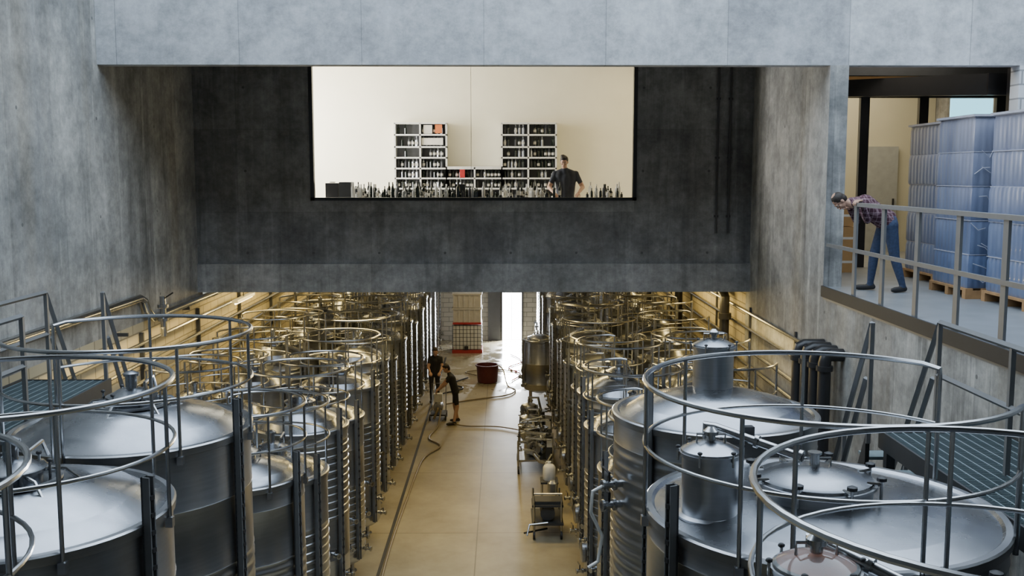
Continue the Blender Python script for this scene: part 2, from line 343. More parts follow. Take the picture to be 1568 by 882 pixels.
# ------------------------------------------------------------------ tanks
def valve(b,p,d,s=1.0):
    p=V(p); d=V(d).normalized(); side=d.cross(V((0,0,1)))
    b.tube([p,p+d*.16*s],.028*s,tubem); b.tube([p+d*.05*s,p+d*.07*s],.045*s,tubem,10)
    b.tube([p+d*.14*s,p+d*.16*s],.045*s,tubem,10)
    b.tube([p+d*.10*s,p+d*.10*s+V((0,0,.09*s)),p+d*.10*s+V((0,0,.1*s))+side*.12*s],.01*s,black,6)
def pot(b,x,y,z,r,h,lidm=steel_l,gasket=None,vent=True):
    b.lathe([(r+.03,z),(r+.03,z+.015),(r,z+.03),(r,z+h),(r+.022,z+h+.005),(r+.022,z+h+.03)],(x,y,0),steel,32)
    if gasket: b.lathe([(r*.85,z+h+.031),(r*.95,z+h+.05),(r*.8,z+h+.052)],(x,y,0),gasket,32)
    b.lathe([(r+.012,z+h+.03),(r+.008,z+h+.045),(r*.75,z+h+.075),(r*.35,z+h+.1),(.02,z+h+.108)],(x,y,0),lidm,32)
    b.lathe([(.03,z+h+.1),(.03,z+h+.14),(.05,z+h+.145),(.05,z+h+.17),(.02,z+h+.2)],(x,y,0),tubem,14)
    for a in range(0,360,60): 
        px,py=x+(r+.03)*math.cos(R(a)),y+(r+.03)*math.sin(R(a)); b.tube([(px,py,z+h-.03),(px,py,z+h+.06)],.008,tubem,6); b.ell((px,py,z+h+.065),(.018,.018,.012),black,n=8,m=6)
    b.tube([(x-r*.5,y,z+h+.09),(x-r*.5,y,z+h+.15),(x+r*.5,y,z+h+.15),(x+r*.5,y,z+h+.09)],.009,tubem,6)
def hatch(b,x,y,z,r,clamps=8):
    b.lathe([(r+.02,z-.06),(r+.02,z+.04),(r+.05,z+.045),(r+.05,z+.065)],(x,y,0),steel,40)
    b.lathe([(r+.03,z+.066),(r+.02,z+.085),(r*.9,z+.09),(r*.7,z+.12),(r*.35,z+.15),(.02,z+.158)],(x,y,0),steel_l,40)
    for i in range(clamps):
        a=R(360/clamps*i+15); c,s_=math.cos(a),math.sin(a); px,py=x+(r+.075)*c,y+(r+.075)*s_
        b.tube([(px,py,z-.02),(px,py,z+.12)],.011,tubem,6); b.tube([(x+(r-.02)*c,y+(r-.02)*s_,z+.085),(px,py,z+.09)],.014,tubem,6)
        b.lathe([(.012,z+.11),(.036,z+.118),(.036,z+.14),(.012,z+.15)],(px,py,0),black,8)
    b.lathe([(.035,z+.15),(.035,z+.24),(.05,z+.245),(.05,z+.26)],(x,y,0),tubem,14)
    b.tube([(x-.13,y+.05,z+.14),(x-.13,y+.05,z+.2),(x+.13,y+.05,z+.2),(x+.13,y+.05,z+.14)],.011,tubem,6)
def tank(r,h,n=48,gang=-28,rails=(.43,.87),arc0=-150,arc1=150,cone=.16,hatchp=None,pots=(),neck=True,rr=None,ribs=(.25,.72),posts=7,spokes=False,ramp_=.016,outlet=None,gh=.32,extra=False,gm=None):
    b=MB(); gm=gm or rail_m
    zb=.45
    prof=[(.12,zb-.16),(r*.6,zb-.1),(r*.97,zb-.02),(r,zb+.03)]
    z=zb+.15
    while z<h-.18:
        fr=z/h
        if ribs[0]<fr<ribs[1]:
            prof+=[(r,z),(r+ramp_,z+.012),(r+ramp_,z+.05),(r,z+.062)]; z+=.115
        else:
            prof+=[(r,z),(r+.005,z+.01),(r,z+.02)]; z+=.62
    prof+=[(r,h-.08),(r+.02,h-.07),(r+.025,h-.012),(r+.012,h),(r-.03,h)]
    b.lathe(prof,(0,0,0),steel,n,caps=(True,False))
    b.lathe([(r-.03,h),(r-.05,h-.02),(r-.10,h-.01),(r*.78,h+cone*.35),(r*.77,h+cone*.40),(r*.5,h+cone*.75),(r*.49,h+cone*.79),(r*.26,h+cone)],(0,0,0),steel_l,n,caps=(False,True))
    for a in (45,135,225,315):
        x,y=r*.8*math.cos(R(a)),r*.8*math.sin(R(a)); b.tube([(x,y,0.02),(x,y,zb)],.045,steel,10); b.lathe([(.09,0.0),(.09,.02)],(x,y,0),steel,12)
    M=Matrix.Rotation(R(gang),4,'Z')
    b.box(r+.02,r+.08,-.03,-.018,.5,h+gh,gm,M); b.box(r+.02,r+.08,.018,.03,.5,h+gh,gm,M); b.box(r+.015,r+.03,-.03,.03,.5,h+gh,darkst if gm is rail_m else gm,M)
    b.tube([M@V((r+.05,0,.55)),M@V((r+.05,0,h+gh-.07))],.010,clear,6)
    zz=.7
    while zz<h+gh-.1: b.cbox((r+.075,0,zz),(.02,.04,.03),black,M); zz+=.12
    if rails:
        rr=rr or r+.03
        zt=h+rails[1]; zm=h+rails[0]
        for z,rad in ((zt,.019),(zm,.014)):
            A=arc((0,0),rr,z,arc0,arc1,44)
            if z==zt:
                A=[A[0]+V((0,0,-(rails[1]+.12))),A[0]+V((0,0,-.08)),A[0]+V((0,0,-.02))]+A[1:-1]+[A[-1]+V((0,0,-.02)),A[-1]+V((0,0,-.08)),A[-1]+V((0,0,-(rails[1]+.12)))]
            b.tube(A,rad,tubem,8)
        for i in range(1,posts-1):
            a=R(arc0+(arc1-arc0)*i/(posts-1)); x,y=rr*math.cos(a),rr*math.sin(a)
            b.tube([(x,y,h-.14),(x,y,zt)],.015,tubem,8); b.cbox((x,y,h-.1),(.05,.05,.07),steel)
    zc=h+cone
    if hatchp: hatch(b,hatchp[0],hatchp[1],h+hatchp[3],hatchp[2])
    if neck:
        b.lathe([(.2,zc-.03),(.2,zc+.06),(.23,zc+.065),(.23,zc+.085),(.2,zc+.09),(.12,zc+.14),(.05,zc+.15),(.05,zc+.26),(.07,zc+.265),(.07,zc+.29),(.03,zc+.31)],(0,0,0),steel_l,28)
        for a in range(10,370,60): 
            px,py=.25*math.cos(R(a)),.25*math.sin(R(a)); b.tube([(px,py,zc),(px,py,zc+.12)],.01,tubem,6); b.ell((px,py,zc+.13),(.022,.022,.015),black,n=8,m=6)
        b.tube([(.12,0,zc+.12),(.12,.0,zc+.2),(.12,.22,zc+.22),(.12,.3,zc+.1)],.014,tubem,6)
    if spokes:
        b.lathe([(.30,zc-.02),(.30,zc+.02),(.33,zc+.02),(.33,zc+.0)],(0,0,0),steel,36,caps=(False,False))
        for a in range(20,380,60):
            c,s_=math.cos(R(a)),math.sin(R(a)); b.tube([(.22*c,.22*s_,zc+.06),(.34*c,.34*s_,zc+.05),(.46*c,.46*s_,zc-.06)],.013,tubem,6)
    for p in pots: pot(b,*p)
    if outlet:
        p0,p1=V(outlet[0]),V(outlet[1]); d=(p1-p0).normalized()
        b.tube([p0-V((0,0,.1)),p0,p0+d*.06,p1],.03,tubem,12); b.tube([p1-d*.01,p1+d*.015],.05,tubem,14); b.tube([p1+d*.015,p1+d*.018],.028,black,12)
        q=p0.lerp(p1,.55); b.tube([q-d*.012,q+d*.012],.045,tubem,14)
    for (a,z) in ((gang-18,.75),(gang+16,.62),(gang-12,h*.42),(gang+10,h*.3)):
        c,s_=math.cos(R(a)),math.sin(R(a)); valve(b,(r*c,r*s_,z),(c,s_,0))
    if extra:
        a=R(gang-26); c,s_=math.cos(a),math.sin(a)
        for z in (3.95,3.75): valve(b,(r*c,r*s_,z),(c,s_,0),1.3)
        b.tube([((r+.18)*c,(r+.18)*s_,3.95),((r+.3)*c,(r+.3)*s_,3.9),((r+.32)*c,(r+.32)*s_,3.7),((r+.2)*c,(r+.2)*s_,3.45),((r+.24)*c,(r+.24)*s_,3.2),((r+.34)*c,(r+.34)*s_,3.15)],.018,white,8)
        b.box(r-.02,r+.06,-.05,.05,h-.02,h+.09,steel_l,Matrix.Rotation(R(275),4,'Z')); 
    a=R(gang-30); b.lathe([(.17,0),(.17,.05),(.13,.07),(.03,.08)],(r*.985*math.cos(a),r*.985*math.sin(a),1.0),steel,20,M=Matrix.Rotation(a,4,'Z')@Matrix.Rotation(R(90),4,'Y'))
    return b.mesh("steel_wine_tank")
TN="steel_wine_tank"
mL=tank(1.05,4.6,64,gang=-17,spokes=True,cone=.2,ramp_=.007)
place(mL,TN,(-3.42,9.2,0)); place(mL,TN,(-3.40,6.85,0)); place(mL,TN,(-3.40,4.6,0))
mR1=tank(1.2,4.6,72,gang=205,arc0=30,arc1=330,cone=.06,neck=False,hatchp=(-.02,.1,.38,.1),pots=[(-.82,-.2,4.6,.19,.42)],ribs=(.2,.4),ramp_=.007,outlet=((-.82,-.05,5.2),(-.28,-.42,5.07)))
place(mR1,TN,(2.22,6.85,0))
mR2=tank(.98,4.6,64,gang=223,cone=.2,neck=False,pots=[(.02,.2,4.72,.2,.46)],rails=None,ribs=(.45,.93),ramp_=.006,gh=.55,extra=True)
place(mR2,TN,(2.08,9.75,0))
mR3=tank(1.15,4.6,64,gang=190,arc0=30,arc1=330,cone=.06,neck=False,hatchp=(.35,.2,.38,.1),pots=[(-.88,.12,4.6,.19,.45,clear,orange)],ramp_=.007,outlet=((-.85,.3,5.16),(-.45,-.05,5.03)))
place(mR3,TN,(2.34,4.42,0))
mS=tank(.74,3.5,40,gang=-22,rails=(.4,.8),ramp_=.008); place(mS,TN,(-3.05,11.4,0))
kinds=[tank(.72,3.05,36,gang=-30,rails=(.45,.9),cone=.22,posts=6,ribs=(.3,.75),ramp_=.01,gm=gauge_s),tank(.70,3.2,36,gang=-30,rails=(.4,.85),cone=.26,posts=6,ribs=(.5,.9),ramp_=.01,gm=gauge_s),tank(.68,2.9,36,gang=-30,rails=(.5,.95),cone=.18,posts=6,ribs=(.2,.6),ramp_=.01,gm=gauge_s)]
ys=[13.0,14.9,16.75,18.6,20.4,22.2,24.0,25.8,27.6,29.4,31.2,33.0,34.8,36.6,38.4]
for i,y in enumerate(ys):
    place(kinds[i%3],TN,(-3.04,y,0))
for i,y in enumerate([15.25,17.0,18.8,20.6,22.4,24.2,26,27.8,29.6,31.4,33.2,35,36.8]):
    place(kinds[(i+1)%3],TN,(-4.72,y,0),R(10))
for i,y in enumerate([11.8,13.6,15.4,17.2,19.0,20.8,22.6,24.4,26.2,28.0,33.6,35.4,37.2,39.0]):
    place(kinds[(i+1)%3],TN,(2.0,y,0),R(240))
for i,y in enumerate([15.9,17.6,19.4,21.2,23.0,24.8,26.6,28.4,30.2,32.0,33.8,35.6,37.4]):
    place(kinds[i%3],TN,(3.6,y,0),R(200))
mT=tank(.49,1.95,32,gang=200,rails=None,cone=.14,posts=4,ribs=(2,3),neck=False,gh=.0,ramp_=0,gm=gauge_s); place(mT,TN,(1.12,30.4,0))
# ------------------------------------------------------------------ walkways and stair rails
def grating(b,x0,x1,y0,y1,z):
    y=y0
    while y<y1: b.box(x0,x1,y,y+.006,z-.03,z,grate_m); y+=.034
    x=x0
    while x<x1: b.box(x,x+.012,y0,y1,z-.02,z+.003,grate_m); x+=.10
    b.box(x0-.02,x0,y0,y1,z-.14,z+.03,darkst); b.box(x1,x1+.02,y0,y1,z-.14,z+.03,darkst); b.box(x0,x1,y1,y1+.02,z-.14,z+.01,darkst)
    yy=y0+.5
    while yy<y1: b.box(x0,x1,yy,yy+.05,z-.14,z-.035,darkst); yy+=1.2
def sq(b,p,q,w=.045,m=rail_m):
    b.tube([p,q],w*.62,m,4)
def walkway(x0,x1,y1,xa,xb,gapy,name):
    b=MB(); z=4.5
    grating(b,x0,x1,1.5,y1,z)
    for y in (2.5,6,y1-.1):
        for x in (x0+.05,x1-.05): b.box(x-.04,x+.04,y-.04,y+.04,0,z-.14,darkst)
    run=2.6
    for x in (xa,xb):
        top=V((x,y1,z+1.04)); 
        if x==xa: 
            sq(b,(x,1.5,z+1.04),top); sq(b,(x,1.5,z+.55),(x,y1,z+.55))
            y=y1
            while y>1.6: sq(b,(x,y,z-.1),(x,y,z+1.04)); y-=1.35
        else:
            sq(b,(x,y1,z-.1),top)
        e=V((x,y1+run,1.04)); sq(b,top,e); sq(b,V((x,y1+.1,z+.5)),V((x,y1+run,.5)))
        for t in (.25,.5,.75,1): p=top.lerp(e,t); sq(b,p,p-V((0,0,1.1 if t<1 else 1.04)))
        b.add([(x-.02,y1,z),(x-.02,y1,z-.28),(x-.02,y1+run,0),(x-.02,y1+run-.15,0)]+[(x+.02,y1,z),(x+.02,y1,z-.28),(x+.02,y1+run,0),(x+.02,y1+run-.15,0)],[(0,1,2,3),(7,6,5,4),(0,4,5,1),(1,5,6,2),(2,6,7,3),(3,7,4,0)],darkst)
    for k in range(18):
        t=(k+1)/19; b.box(min(xa,xb),max(xa,xb),y1+run*t-.12,y1+run*t+.1,z*(1-t)-.03,z*(1-t),grate_m)
    if gapy: 
        x=xb; sq(b,(x,gapy-6,z+1.04),(x,gapy,z+1.04)); sq(b,(x,gapy-6,z+.55),(x,gapy,z+.55))
        for k in range(4): sq(b,(x,gapy-k*1.6,z-.1),(x,gapy-k*1.6,z+1.04))
    return b.obj(name)
walkway(-5.62,-4.62,11.75,-5.32,-4.66,9.75,"steel_walkway_with_stairs")
walkway(3.54,4.66,9.25,4.05,3.42,None,"steel_walkway_with_stairs")
# ------------------------------------------------------------------ pipes
b=MB()
b.tube([(-5.72,1,4.97),(-5.72,15.9,4.97),(-5.72,16.1,4.9),(-5.70,16.15,4.75),(-5.66,16.3,4.6),(-5.66,40,4.6)],.06,tubem,12)
for y in (15,18,22,26,30): b.box(-5.79,-5.6,y,y+.04,4.50,4.55,darkst)
b.tube([(-5.5,16.3,4.3),(-5.5,16.3,4.95)],.05,tubem,10); b.lathe([(.09,4.55),(.09,4.6),(.05,4.62),(.05,4.75),(.09,4.77),(.09,4.82)],(-5.5,16.3,0),tubem,14); b.tube([(-5.5,16.3,4.9),(-5.3,16.2,5.02)],.012,black,6)
b.obj("steel_transfer_pipe")
b=MB()
for z in (4.25,3.95,3.65,3.35): b.tube([(-5.7,12.2,z),(-5.7,41,z)],.03,tubem,8)
for y in range(13,41,3): b.box(-5.79,-5.73,y,y+.05,3.2,4.4,darkst)
b.obj("service_pipes")
b=MB()
for z in (4.3,4.0,3.6,3.3,3.0): b.tube([(4.66,15.3,z),(4.66,41,z)],.03,tubem,8)
for y in range(16,41,3): b.box(4.68,4.715,y,y+.05,2.9,4.4,darkst)
b.obj("service_pipes")
b=MB()
for k in range(4):
    y=13.8+k*.28; x=4.46-.04*k
    b.tube([(4.71,y,4.42),(x+.08,y,4.42),(x+.02,y,4.39),(x,y,4.32),(x,y,.0)],.09,blackp,14)
    for z in (4.2,3.3,2.2): b.lathe([(.115,z),(.115,z+.07)],(x,y,0),black,14)
b.obj("black_drain_pipe")
def drain(x,y,zt):
    b=MB(); b.tube([(x,y,0),(x,y,zt)],.1,blackp,12); b.lathe([(.13,3.4),(.13,3.5)],(x,y,0),black,12); b.obj("black_drain_pipe")
b=MB(); b.tube([(4.52,21.6,4.58),(4.50,20.6,4.55),(4.50,20.35,4.45),(4.50,20.3,.0)],.1,blackp,14); b.lathe([(.13,4.0),(.13,4.12)],(4.50,20.3,0),black,14); b.obj("black_drain_pipe")
drain(4.5,25.7,4.69); drain(4.5,31.1,4.69)
def tubelamp(x,y,z,L=1.4):
    b=MB()
    b.box(x-.06,x+.06,y-L/2,y+L/2,z+.03,z+.09,white); b.tube([(x,y-L/2+.03,z+.01),(x,y+L/2-.03,z+.01)],.02,lampm,8); b.tube([(x,y,z+.08),(x,y,4.69)],.01,black,6)
    return b.obj("fluorescent_lamp")
for y in (21,25,29,33,37,40.5): tubelamp(-5.4,y,4.3)
for y in (22.7,27.5,33,36.5): tubelamp(4.35,y,4.5)
def area(name,loc,rot,sx,sy,e,col):
    l=bpy.data.lights.new(name,'AREA'); l.shape='RECTANGLE'; l.size=sx; l.size_y=sy; l.energy=e; l.color=col
    o=bpy.data.objects.new(name,l); bpy.context.collection.objects.link(o); o.location=loc; o.rotation_euler=[R(a) for a in rot]; return o
Y=(1,.73,.27)
for y in (22,29,36): 
    area("cellar_lamp_light",(-5.0,y,4.5),(0,25,0),.3,5,75,Y)
    area("cellar_lamp_light",(4.1,y,4.5),(0,-25,0),.3,5,55,Y)
    area("cellar_lamp_light",(-.5,y,4.62),(0,0,0),.5,4,75,Y)
area("cellar_lamp_light",(-.5,20.0,4.55),(-38,0,0),6,.3,160,Y)
area("cellar_lamp_light",(-5.5,15.5,4.45),(0,-8,0),.15,6,55,Y)
area("cellar_lamp_light",(4.5,17.2,4.3),(0,8,0),.15,3.5,25,Y)
area("door_daylight",(.38,YE+.2,1.02),(-90,0,0),.76,1.95,800,(.92,.96,1))
area("lab_lamp_light",(3.4,22.0,9.4),(0,10,0),2,3,45,(1,.76,.34))
area("lab_window_light",(-5.6,22.0,7.9),(0,-90,0),2.8,3.4,640,(1,.985,.97))
area("platform_room_light",(6.5,19.9,9.4),(0,0,0),3,2.4,130,(1,.86,.62))
area("platform_room_light",(6.2,16.0,9.2),(0,0,0),2,1,30,(1,.88,.7))
# ------------------------------------------------------------------ lab furniture
b=MB()
def shelf(b,xs,zs,y0,y1):
    t=.035
    for x in xs: b.box(x-t/2,x+t/2,y0,y1,zs[0],zs[-1],white)
    for z in zs: b.box(xs[0]-t/2,xs[-1]+t/2,y0,y1,z-t/2,z+t/2,white)
SY0,SY1=23.9,24.28
tz=[6.28,6.58,6.82,7.05,7.30,7.55,7.83,8.10]
bk=simple("shelf_back_panel",(.20,.20,.21),.7)
shelf(b,[-2.52,-1.93,-1.32],tz,SY0,SY1); shelf(b,[-.02,.60,1.25],tz,SY0,SY1); shelf(b,[-1.32,-.66,-.02],tz[:4]+[7.08],SY0,SY1)
b.box(-2.52,-1.32,SY1,SY1+.015,6.28,8.1,bk); b.box(-.02,1.25,SY1,SY1+.015,6.28,8.1,bk); b.box(-1.32,-.02,SY1,SY1+.015,6.28,7.05,bk)
b.box(-2.55,1.28,SY0,SY1,5.5,6.28,white)
def bottle(b,x,y,z,h=.3,r=.036,m=None,lab=True):
    m=m or glassm
    b.lathe([(r,z),(r,z+h*.6),(r*.85,z+h*.68),(r*.38,z+h*.78),(r*.38,z+h)],(x,y,0),m,8)
    if lab: b.lathe([(r*1.03,z+h*.2),(r*1.03,z+h*.48)],(x,y,0),paper,8,caps=(False,False))
def fillrow(x0,x1,z,h,dens=.75):
    x=x0+.07
    while x<x1-.05:
        if random.random()<dens: bottle(b,x,SY0+.14,z+.017,h,.034,random.choice([glassm,glassm,darkst,steel_l]),random.random()<.4)
        x+=.085
for i,z in enumerate(tz[:-1]):
    hh=min(.23,(tz[i+1]-z)*.9)
    for x0,x1 in ((-2.52,-1.93),(-1.93,-1.32),(-.02,.6),(.6,1.25)): fillrow(x0,x1,z,hh,.93 if i<4 else .6)
for z in tz[:3]:
    for x0,x1 in ((-1.32,-.66),(-.66,-.02)): fillrow(x0,x1,z,.2,.95)
b.cbox((-1.5,24.05,7.97),(.16,.2,.2),orange); b.cbox((-1.75,24.05,7.96),(.2,.2,.2),paper); b.cbox((-1.65,24.05,7.68),(.5,.2,.16),paper); b.cbox((-.95,24.0,6.93),(.12,.2,.2),redm)
b.obj("bottle_shelf")
b=MB(); b.box(-3.5,2.45,19.85,20.65,6.38,6.44,white)
for x in (-3.4,-1.5,.5,2.3):
    for y in (19.95,20.6): b.box(x-.03,x+.03,y-.03,y+.03,5.5,6.38,darkst)
b.obj("lab_counter")
b=MB()
for row in (19.95,20.08,20.22,20.4):
    x=-2.95
    while x<2.4:
        inm=.98<x<1.62; eq=-1.0<x<-.3 and row>20.1
        if not eq and not (inm and row>20) and random.random()<(.9 if x<-.3 else .65):
            bottle(b,x,row+random.random()*.08,6.441,random.choice([.16,.2,.24,.28,.32,.12]),random.choice([.03,.038,.026]),random.choice([glassm,glassm,darkst,glassm,clear,white]),random.random()<.35)
        x+=random.choice([.08,.09,.11,.14])
b.obj("tasting_bottles")
b=MB(); b.box(-3.5,-3.25,20.1,20.4,6.441,6.74,black); b.box(-3.23,-3.0,20.1,20.4,6.441,6.76,darkst); b.cbox((-3.38,20.25,6.755),(.1,.1,.02),paper); b.obj("coffee_machine")
b=MB(); b.box(-.95,-.75,20.25,20.5,6.441,6.72,darkst); b.box(-.7,-.35,20.2,20.45,6.441,6.6,black); b.obj("lab_analyser")
# ------------------------------------------------------------------ aisle equipment
b=MB()
b.box(-1.98,-.8,38.9,40.0,0,.13,redm)
b.box(-1.93,-.85,38.95,39.95,.14,1.08,white)
for i in range(9):
    x=-1.96+i*.14; b.tube([(x,38.92,.12),(x,38.92,1.12)],.01,darkst,6)
for k in range(7):
    z=.16+k*.155; b.tube([(-1.97,38.92,z),(-.82,38.92,z),(-.82,39.98,z),(-1.97,39.98,z)],.01,darkst,6,closed=True)
b.lathe([(.1,1.08),(.1,1.13)],(-1.4,39.4,0),black,16); b.box(-1.5,-1.35,38.87,38.93,.14,.28,black)
b.obj("ibc_tote")
greyc=simple("grey_crate",(.44,.42,.37),.5)
b=MB()
for z in (1.21,1.78):
    b.box(-1.93,-.85,38.95,39.95,z,z+.54,greyc)
    for i in range(6): b.box(-1.93+i*.2,-1.87+i*.2,38.92,38.95,z,z+.5,greyc)
    b.box(-1.97,-.81,38.91,39.99,z+.5,z+.56,greyc)
b.box(-1.95,-.83,38.9,40,1.135,1.21,redm)
b.obj("stacked_harvest_crate")
b=MB()
b.lathe([(.30,0),(.33,.02),(.37,.55),(.41,.56),(.41,.60),(.36,.60),(.345,.45)],(-.52,33.4,0),bin_m,28,caps=(True,False)); b.lathe([(.345,.45),(.01,.46)],(-.52,33.4,0),winem,28,caps=(False,True)); b.obj("grape_bin")
def hose(pts,r,mat,name="floor_hose"):
    P=[V(p) for p in pts]; Q=[]
    for i in range(len(P)-1):
        a=P[max(i-1,0)];p=P[i];q=P[i+1];d=P[min(i+2,len(P)-1)]
        for k in range(8):
            t=k/8; Q.append(.5*((2*p)+(q-a)*t+(2*a-5*p+4*q-d)*t*t+(3*p-a-3*q+d)*t**3))
    Q.append(P[-1]); bb=MB(); bb.tube(Q,r,mat,8); return bb.obj(name)
tan=simple("tan_hose",(.20,.16,.09),.5)
hose([(-.2,33.3,.6),(0,33.0,.5),(.15,32.7,.03),(.4,32,.03),(.1,31.2,.03),(-.9,30.6,.03),(-1.7,30.0,.03)],.022,tan)
hose([(-1.5,27.6,.05),(-1.0,27.3,.03),(-.1,27.2,.03),(.7,26.6,.03),(1.0,26.2,.03)],.016,tan)
hose([(-1.75,28,.3),(-1.8,27.2,.03),(-1.95,26,.03),(-1.6,25.2,.03),(-1.95,24,.03),(-2.05,21,.03),(-2.1,18,.03),(-2.05,15,.03)],.024,tan)
hose([(.3,33.5,.03),(.6,34.6,.03),(.2,35.8,.03),(.7,37,.03),(.3,38.5,.03)],.022,redm)
hose([(-.9,34.4,.03),(-1.3,35,.03),(-.4,35.5,.03),(.5,35.2,.03),(.9,36,.03)],.02,tan)
hose([(-1.2,34,.03),(-1.7,33,.03),(-1.3,32.3,.03),(-1.9,31.5,.03)],.025,black)
boxobj("drain_channel_trim",[(-2.2,-2.14,4,38,.001,.008,darkst)])
def pumpcart(name,x,y,w,d,tall=1.3,wrap=True):
    b=MB()
    for (a,c) in ((0,0),(w,0),(0,d),(w,d)):
        b.tube([(a,c,.12),(a,c,.5)],.02,tubem,8)
        b.lathe([(.09,-.025),(.09,.025)],(a,c,.09),black,16,M=Matrix.Rotation(R(90),4,'Y'))
    b.tube([(0,0,.3),(w,0,.3),(w,d,.3),(0,d,.3)],.025,tubem,8,closed=True); b.box(0,w,0,d,.31,.33,steel)
    b.lathe([(.16,0),(.17,.02),(.17,.45),(.12,.5),(.06,.52)],(w*.45,d*.25,.52),steel,20,M=Matrix.Rotation(R(90),4,'X')@Matrix.Rotation(R(180),4,'Y'))
    b.lathe([(.13,.33),(.15,.36),(.15,.72),(.10,.78),(.10,.9),(.16,.92),(.16,.95)],(w*.7,d*.6,0),steel_l,20)
    b.lathe([(.1,.33),(.1,.6),(.2,.75),(.22,tall*.8),(.18,tall*.86),(.03,tall*.9)],(w*.3,d*.55,0),steel,20)
    b.tube([(w*.3,d*.55,tall*.88),(w*.3,d*.5,tall),(w*.6,d*.5,tall),(w*.7,d*.6,.95)],.035,tubem,10)
    b.tube([(w*.45,0,.5),(w*.45,-.15,.5),(w*.6,-.2,.35),(w*.8,-.2,.3),(w*.95,0,.45)],.04,tubem,10)
    b.box(w*.8,w*1.0,d*.1,d*.35,.33,.85,darkst); b.box(w*.82,w*.98,d*.095,d*.1,.6,.8,white)
    b.tube([(0,0,.5),(0,0,.95),(w*.3,-.02,1.0),(w,0,.95),(w,0,.5)],.018,tubem,8)
    for k in range(20):
        a=random.random()*w; c=random.random()*d*.5-.05; z=.4+random.random()*.7
        b.tube([(a,c,z),(a+.1*random.uniform(-1,1),c-.10,z+.05),(a,c-.08,z+.14)],.02,random.choice([tubem,darkst]),8); b.lathe([(.05,z),(.05,z+.02)],(a,c,0),random.choice([tubem,darkst]),12)
    if wrap:
        for k in range(9): b.tube([(random.random()*w,random.random()*.3,.4+.1*k),(random.random()*w,-.03,.45+.1*k),(random.random()*w,random.random()*.3,.5+.1*k)],.03,clear,8)
    return b.obj(name,(x,y,0))
pumpcart("wine_pump_cart",.36,22.9,.8,1.1,1.4)
pumpcart("wine_pump_cart",.42,24.6,.78,1.1,1.3,False)
b=MB()
b.box(0,.6,0,.9,.28,.32,darkst)
for (a,c) in ((.04,.05),(.56,.05),(.04,.85),(.56,.85)): b.tube([(a,c,.1),(a,c,.75)],.02,tubem,8); b.lathe([(.08,-.02),(.08,.02)],(a,c,.08),black,16,M=Matrix.Rotation(R(90),4,'Y'))
b.tube([(-.1,-.1,.12),(-.05,.0,.3),(.3,0,.34)],.02,tubem,8); b.tube([(-.15,.05,.12),(.3,.3,.12)],.02,darkst,8)
b.box(0,.6,.05,.5,.62,.66,darkst); b.box(.03,.57,.1,.45,.66,.72,darkst); b.lathe([(.14,0),(.14,.4)],(.3,.1,.48),darkst,20,M=Matrix.Rotation(R(-90),4,'X'))
b.tube([(.04,.05,.75),(.04,0,.9),(.56,0,.9),(.56,.05,.75)],.018,tubem,8); b.lathe([(.1,.72),(.1,.9),(.05,.95)],(.42,.7,0),steel,16)
b.obj("filter_press_cart",(.55,18.6,0))
b=MB(); b.lathe([(.12,0),(.13,.02),(.13,.26),(.10,.31),(.04,.34),(.04,.38)],(0,0,0),white,20); b.tube([(-.08,0,.3),(-.06,0,.38),(.04,0,.38)],.012,white,6); b.obj("white_jerry_can",(.95,20.3,.661))
b=MB(); b.box(-.18,.18,-.2,.2,.62,.66,darkst)
for a in (-.15,.15):
    for c in (-.17,.17): b.tube([(a,c,0),(a,c,.62)],.018,tubem,8)
b.obj("tool_stool",(.95,20.3,0))
b=MB()
b.box(-.22,.22,-.3,.3,.14,.18,darkst)
for a in (-.22,.22):
    for c in (-.25,.25): b.lathe([(.09,-.02),(.09,.02)],(a,c,.09),black,14,M=Matrix.Rotation(R(90),4,'Y'))
b.lathe([(.13,0),(.14,.03),(.14,.4),(.08,.44)],(0,-.2,.34),steel,18,M=Matrix.Rotation(R(-90),4,'X')); b.tube([(-.2,.3,.18),(-.2,.34,.95),(.2,.34,.95),(.2,.3,.18)],.016,tubem,8); b.box(-.12,.12,-.05,.1,.48,.72,white); b.tube([(0,-.2,.34),(0,-.4,.34),(-.1,-.5,.1)],.035,tan,8)
b.obj("transfer_pump",(-1.84,28.3,0))
# ------------------------------------------------------------------ people
def remeshed(b,vox,it):
    me=b.mesh("tmp"); o=bpy.data.objects.new("tmp",me); bpy.context.collection.objects.link(o)
    md=o.modifiers.new("r",'REMESH'); md.mode='VOXEL'; md.voxel_size=vox; md.use_smooth_shade=True
    sm=o.modifiers.new("s",'SMOOTH'); sm.factor=.5; sm.iterations=it
    dg=bpy.context.evaluated_depsgraph_get(); res=bpy.data.meshes.new_from_object(o.evaluated_get(dg))
    bpy.data.objects.remove(o); return res
def caps(b,p,q,r0,r1):
    p,q=V(p),V(q); n=6; b.tube([p.lerp(q,i/n) for i in range(n+1)],[r0+(r1-r0)*i/n for i in range(n+1)],skin,12)
    b.ell(p,(r0,)*3,skin,n=12,m=8); b.ell(q,(r1,)*3,skin,n=12,m=8)
def addmesh(out,me,matf):
    vs=[v.co.copy() for v in me.vertices]; groups={}
    for p in me.polygons: groups.setdefault(matf(p.center),[]).append(tuple(p.vertices))
    o=len(out.v); out.v+=[tuple(v) for v in vs]
    for m,fs in groups.items():
        k=out.mi(m)
        for f in fs: out.f.append([i+o for i in f]); out.m.append(k); out.sm.append(True)
